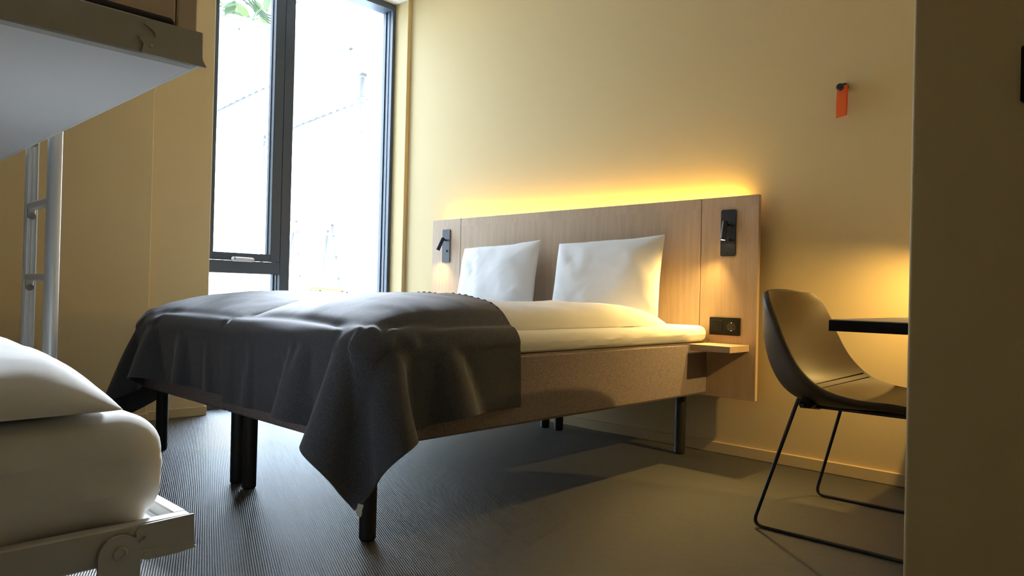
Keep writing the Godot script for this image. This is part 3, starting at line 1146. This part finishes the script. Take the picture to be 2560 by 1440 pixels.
	# posts that carry the upper bunk at its far end
	for x in [0.945, 2.805]:
		put.call("post", Vector3(x - 0.018, 0.0, 4.63), Vector3(x + 0.018, 1.5, 4.665), steel)
	# lower mattress with its sheet
	var g := Geo.new()
	var creases := func(p: Vector3, d: Vector3) -> float:
		var s := 0.006 * noise.get_noise_3d(p.x * 110.0, p.y * 110.0, p.z * 110.0)
		if p.y < 0.42:
			var fan := sin(p.z * 30.0 - (p.y - 0.29) * 34.0 + 4.0 * noise.get_noise_2d(p.z * 120.0, 3.0))
			s += 0.022 * pow(maxf(fan, 0.0), 2.0) * clampf((0.42 - p.y) / 0.10, 0.0, 1.0) * clampf((p.y - 0.27) / 0.03, 0.0, 1.0) * (0.5 + noise.get_noise_2d(p.z * 260.0, 8.0))
		return s
	soft_box(g, Vector3(0.995, 0.2865, 2.694), Vector3(2.752, 0.507, 4.60), Vector3(0.07, 0.075, 0.085), creases, 44)
	var lm := obj("mattress", g, M.cotton, null, Vector3(1.87, 0.2865, 3.65))
	tag(lm, "thick white mattress on the lower bunk in front", "mattress", "")
	# the upper sheet covers the mattress down to its hem
	g = Geo.new()
	var band := []
	for i in 60:
		var z := lerpf(2.80, 4.3, i / 59.0)
		var line := PackedVector3Array()
		var hem := 0.412 + 0.006 * noise.get_noise_2d(z * 300.0, 1.0)
		for t in [0.0, 0.04, 0.5, 1.0]:
			var y := lerpf(hem, 0.45, t)
			line.append(Vector3(2.752 + (0.0045 if t > 0.01 else 0.0) + 0.006 * noise.get_noise_3d(2.752 * 110.0, y * 110.0, z * 110.0) - (0.006 if t > 0.9 else 0.0), y, z))
		band.append(line)
	g.grid(band, false, Vector3.RIGHT)
	obj("sheet_hem", g, M.cotton, lm, Vector3(2.752, 0.43, 3.5) - lm.position).position = Vector3.ZERO
	# duvet on the lower bunk: a soft wedge that thickens away from its end
	var top := []
	var bot := []
	for i in 60:
		var line := PackedVector3Array()
		var line2 := PackedVector3Array()
		var s := float(i) / 59.0
		var z := 2.786 + 1.4 * (1.0 - cos(s * PI / 2))
		var dz := z - 2.786
		for j in 48:
			var u := sin((j / 47.0 - 0.5) * PI)
			var x := 2.395 + 0.360 * u + 0.02 * noise.get_noise_2d(z * 200.0, 70.0) * u
			var endr := sqrt(1.0 - pow(1.0 - clampf(dz / 0.09, 0.0, 1.0), 2.0)) * 0.62
			var hgt := (0.108 * endr + 0.058 * smoothstep(0.0, 0.45, dz) + 0.030 * smoothstep(0.0, 0.12, dz)) * bump(u, 3.4, 0.5)
			hgt *= 1.0 + 0.25 * noise.get_noise_2d(x * 180.0, z * 180.0)
			line.append(Vector3(x, 0.522 + hgt, z))
			var belly := 0.013 * bump(u, 4.0, 0.5) * endr
			line2.append(Vector3(x, 0.522 - belly, z))
		top.append(line)
		bot.append(line2)
	g = Geo.new()
	g.grid(top, false, Vector3.UP)
	g.grid(bot, false, Vector3.DOWN)
	tag(obj("duvet", g, M.cotton, null, Vector3(2.395, 0.508, 3.3)), "soft white duvet lying on the lower bunk in front", "duvet", "")
	# upper mattress
	g = Geo.new()
	soft_box(g, Vector3(0.995, 1.2495, 2.718), Vector3(2.780, 1.40, 4.62), Vector3(0.010, 0.014, 0.006), func(_p, _d): return 0.0, 8)
	var um := obj("mattress", g, M.ticking, null, Vector3(1.88, 1.2495, 3.65))
	tag(um, "beige mattress with dark piping on the upper bunk", "mattress")
	g = Geo.new()
	g.span(Vector3(2.74, 1.2505, 2.722), Vector3(2.7865, 1.2665, 4.61), 0.006)
	for k in g.V.size():
		g.V[k] -= um.position
	obj("piping", g, M.piping, um)
	# ladder at the window end of the bunk
	var la := thing("bunk_ladder", "pale aluminium ladder at the end of the bunk bed", "ladder", Vector3(1.52, 0, 2.638))
	var lo2 := la.position
	var alu: Material = M.aluminium
	for x in [1.638, 1.372]:
		var p := Geo.new()
		p.span(Vector3(x - 0.011, 0, 2.620) - lo2, Vector3(x + 0.008, 1.60, 2.656) - lo2, 0.003)
		for z in [2.624, 2.6365, 2.650]:   # ridges of the extruded profile
			p.span(Vector3(x + 0.006, 0.0, z - 0.0032) - lo2, Vector3(x + 0.0115, 1.60, z + 0.0032) - lo2, 0.002)
		if x > 1.5:
			p.tube([Vector3(x + 0.012, 0.0, 2.638) - lo2, Vector3(x + 0.012, 1.6, 2.638) - lo2], 0.018, 20)
		obj("stile", p, alu, la)
	for y in [0.24, 0.510, 0.771, 1.008, 1.25, 1.48]:
		var r := obj("rung", Geo.new().span(Vector3(1.380, y - 0.011, 2.622) - lo2, Vector3(1.630, y + 0.011, 2.654) - lo2, 0.004), alu, la)
		if y > 0.6:
			var c := Geo.new()
			c.span(Vector3(1.384, y - 0.040, 2.628) - lo2, Vector3(1.390, y - 0.010, 2.652) - lo2, 0.002)
			c.tube([Vector3(1.384, y - 0.030, 2.640) - lo2, Vector3(1.398, y - 0.034, 2.640) - lo2], 0.011, 14)
			obj("clip", c, M.chrome, r).set_meta("label", "small chrome clip")


func build_desk_and_chair() -> void:
	var d := thing("desk", "wall mounted desk top with a thick black edge", "desk", Vector3(3.79, 0.675, 0.62))
	var o := d.position
	obj("desk_top", Geo.new().span(Vector3(3.478, 0.675, 0.002) - o, Vector3(4.099, 0.704, 1.25) - o, 0.001), M.desk_edge, d)
	obj("surface", Geo.new().span(Vector3(3.479, 0.704, 0.003) - o, Vector3(4.098, 0.7065, 1.249) - o, 0.0006), M.desk_laminate, d)
	for z in [0.3, 0.95]:
		var g := Geo.new()
		g.span(Vector3(4.060, 0.40, z - 0.02) - o, Vector3(4.099, 0.675, z + 0.02) - o)
		g.span(Vector3(3.75, 0.645, z - 0.02) - o, Vector3(4.099, 0.675, z + 0.02) - o)
		obj("bracket", g, M.black_metal, d)
	# chair: a leather shell on a wire sled base, turned towards the desk
	var c := thing("chair", "brown leather shell chair on a thin black wire base", "chair", Vector3(3.36, 0, 0.68))
	var zc := 0.68
	o = c.position
	var centre := [Vector2(3.128, 0.786), Vector2(3.108, 0.730), Vector2(3.096, 0.660), Vector2(3.102, 0.590), Vector2(3.124, 0.520), Vector2(3.165, 0.462), Vector2(3.225, 0.432), Vector2(3.31, 0.424), Vector2(3.42, 0.432), Vector2(3.52, 0.444), Vector2(3.60, 0.438)]
	var rim := [Vector2(3.138, 0.786), Vector2(3.166, 0.745), Vector2(3.194, 0.690), Vector2(3.222, 0.625), Vector2(3.258, 0.560), Vector2(3.300, 0.512), Vector2(3.350, 0.478), Vector2(3.405, 0.461), Vector2(3.470, 0.453), Vector2(3.545, 0.452), Vector2(3.612, 0.440)]
	var half := [0.195, 0.232, 0.240, 0.242, 0.245, 0.250, 0.250, 0.248, 0.245, 0.235, 0.205]
	var cs := []
	var rs := []
	for k in centre.size():
		cs.append(Vector3(centre[k].x, centre[k].y, half[k]))
		rs.append(Vector3(rim[k].x, rim[k].y, half[k]))
	cs = smooth_path(cs, 5)
	rs = smooth_path(rs, 5)
	var nt := 29
	var inner := []
	for k in cs.size():
		var line := PackedVector3Array()
		for j in nt:
			var t := sin((float(j) / (nt - 1) - 0.5) * PI)
			var f := pow(absf(t), 2.3)
			var p: Vector3 = cs[k].lerp(rs[k], f)
			line.append(Vector3(p.x, p.y, zc + cs[k].z * t) - o)
		inner.append(line)
	var ns := []
	for r in inner.size():
		var line := PackedVector3Array()
		for q in nt:
			var a: Vector3 = inner[mini(r + 1, inner.size() - 1)][q] - inner[maxi(r - 1, 0)][q]
			var b: Vector3 = inner[r][mini(q + 1, nt - 1)] - inner[r][maxi(q - 1, 0)]
			line.append(a.cross(b).normalized())
		ns.append(line)
	var flip: float = -1.0 if ns[40][14].y > 0.0 else 1.0   # outward is down and back
	var ring := []
	for r in inner.size():
		var line := PackedVector3Array()
		for q in nt:
			line.append(inner[r][q])
		for q in range(nt - 1, -1, -1):
			var edge := 1.0 - pow(absf(2.0 * q / (nt - 1) - 1.0), 6.0)
			var n: Vector3 = ns[r][q] * flip
			var th := 0.014 + 0.012 * edge
			if q == 0 or q == nt - 1:
				n = (n + Vector3(0, 0, 0.9 * (1 if q else -1))).normalized()
			line.append(inner[r][q] + n * th)
		ring.append(line)
	var g := Geo.new()
	g.grid(ring, true)
	for r in [0, ring.size() - 1]:
		var a := PackedVector3Array()
		var b := PackedVector3Array()
		for q in nt:
			a.append(ring[r][q])
			b.append(ring[r][2 * nt - 1 - q])
		g.grid([a, b], false, Vector3.UP if r == 0 else Vector3.RIGHT)
	obj("seat_shell", g, M.leather, c)
	# the sewn seam between back and seat
	for e in [0, 2]:
		var seam := Geo.new()
		var path := []
		for q in range(2, nt - 2):
			var t := absf(2.0 * q / (nt - 1) - 1.0)
			var r: int = 27 + e
			path.append(inner[r][q] - ns[r][q] * flip * 0.0012)
		seam.tube(path, 0.0016 if e == 0 else 0.0011, 6)
		obj("seam", seam, M.thread, c)
	var wire: Material = M.black_metal
	for s in [[0.905, 0.955, 1.0], [0.455, 0.412, -1.0]]:
		var zt: float = s[0]
		var zb: float = s[1]
		var path := bent([Vector3(3.262, 0.435, zt), Vector3(3.138, 0.0065, zb), Vector3(3.720, 0.0065, zb), Vector3(3.600, 0.440, zt)], 0.035, 8)
		var pts := []
		for p in path:
			pts.append(p - o)
		obj("sled_leg", Geo.new().tube(pts, 0.0062, 12), wire, c)
	for x in [3.272, 3.598]:
		obj("cross_bar", Geo.new().tube([Vector3(x, 0.412, 0.455) - o, Vector3(x, 0.392, 0.60) - o, Vector3(x, 0.392, 0.76) - o, Vector3(x, 0.412, 0.905) - o], 0.007, 10), wire, c)
	obj("mounting_plate", Geo.new().span(Vector3(3.255, 0.392, 0.58) - o, Vector3(3.605, 0.402, 0.78) - o, 0.002), wire, c)
	for q in [Vector3(3.275, 0.418, 0.86), Vector3(3.275, 0.418, 0.50)]:
		obj("joint_pad", Geo.new().box(q - o, Vector3(0.05, 0.03, 0.06), 0.010), M.black_plastic, c)


func build_small_things() -> void:
	var h := thing("wall_hook", "round black coat hook high on the cream wall", "hook", Vector3(3.070, 1.690, 0.0))
	var zt := Basis(Vector3.RIGHT, PI / 2)
	obj("rose", Geo.new().lathe([Vector2(0.019, 0), Vector2(0.019, 0.007), Vector2(0.0165, 0.010), Vector2(0, 0.011)], Vector3.ZERO, zt), M.black_metal, h)
	obj("stem", Geo.new().tube(smooth_path([Vector3(0, 0, 0.005), Vector3(0, -0.004, 0.025), Vector3(0, -0.008, 0.046)]), 0.0080), M.black_metal, h)
	obj("knob", Geo.new().lathe([Vector2(0, -0.009), Vector2(0.011, -0.008), Vector2(0.016, -0.003), Vector2(0.016, 0.003), Vector2(0.012, 0.008), Vector2(0, 0.009)], Vector3(0, -0.009, 0.052), zt), M.black_metal, h)
	# folded strap hanging from it
	var path := []
	for p in smooth_path([Vector3(0, -0.128, 0.020), Vector3(0, -0.07, 0.018), Vector3(0, -0.01, 0.021), Vector3(0, 0.002, 0.027), Vector3(0, -0.01, 0.034), Vector3(0, -0.07, 0.036), Vector3(0, -0.132, 0.030)], 8):
		path.append(p)
	var rows := []
	for k in path.size():
		var t: Vector3 = (path[mini(k + 1, path.size() - 1)] - path[maxi(k - 1, 0)]).normalized()
		var n := Vector3(0, -t.z, t.y)
		var ring := PackedVector3Array()
		var sk: float = 0.03 * path[k].y
		for q in [[-1, -1], [1, -1], [1, 1], [-1, 1]]:
			ring.append(path[k] + Vector3(0.0205 * q[0], 0.16 * 0.0205 * q[0], 0) + n * 0.0012 * q[1] + Vector3(sk, 0, 0))
		rows.append(ring)
	var g := Geo.new()
	for e in 4:
		var strip := []
		for r in rows:
			strip.append(PackedVector3Array([r[e], r[(e + 1) % 4]]))
		var mid: Vector3 = (rows[20][e] + rows[20][(e + 1) % 4]) * 0.5 - path[20] - Vector3(0.03 * path[20].y, 0, 0)
		g.grid(strip, false, mid)
	var strap := obj("leather_strap", g, M.orange_leather)
	strap.position = Vector3(3.073, 1.688, 0.0)
	tag(strap, "orange leather strap hanging from the black wall hook", "strap")
	var s := thing("light_switch", "black light switch on the olive partition wall", "switch", Vector3(4.057, 1.091, 2.0))
	obj("frame", Geo.new().prism(rounded_rect(0.081, 0.081, 0.003), 0.009), M.black_plastic, s)
	obj("rocker", Geo.new().box(Vector3(0, 0, 0.0105), Vector3(0.056, 0.056, 0.006), 0.002), M.black_plastic, s)
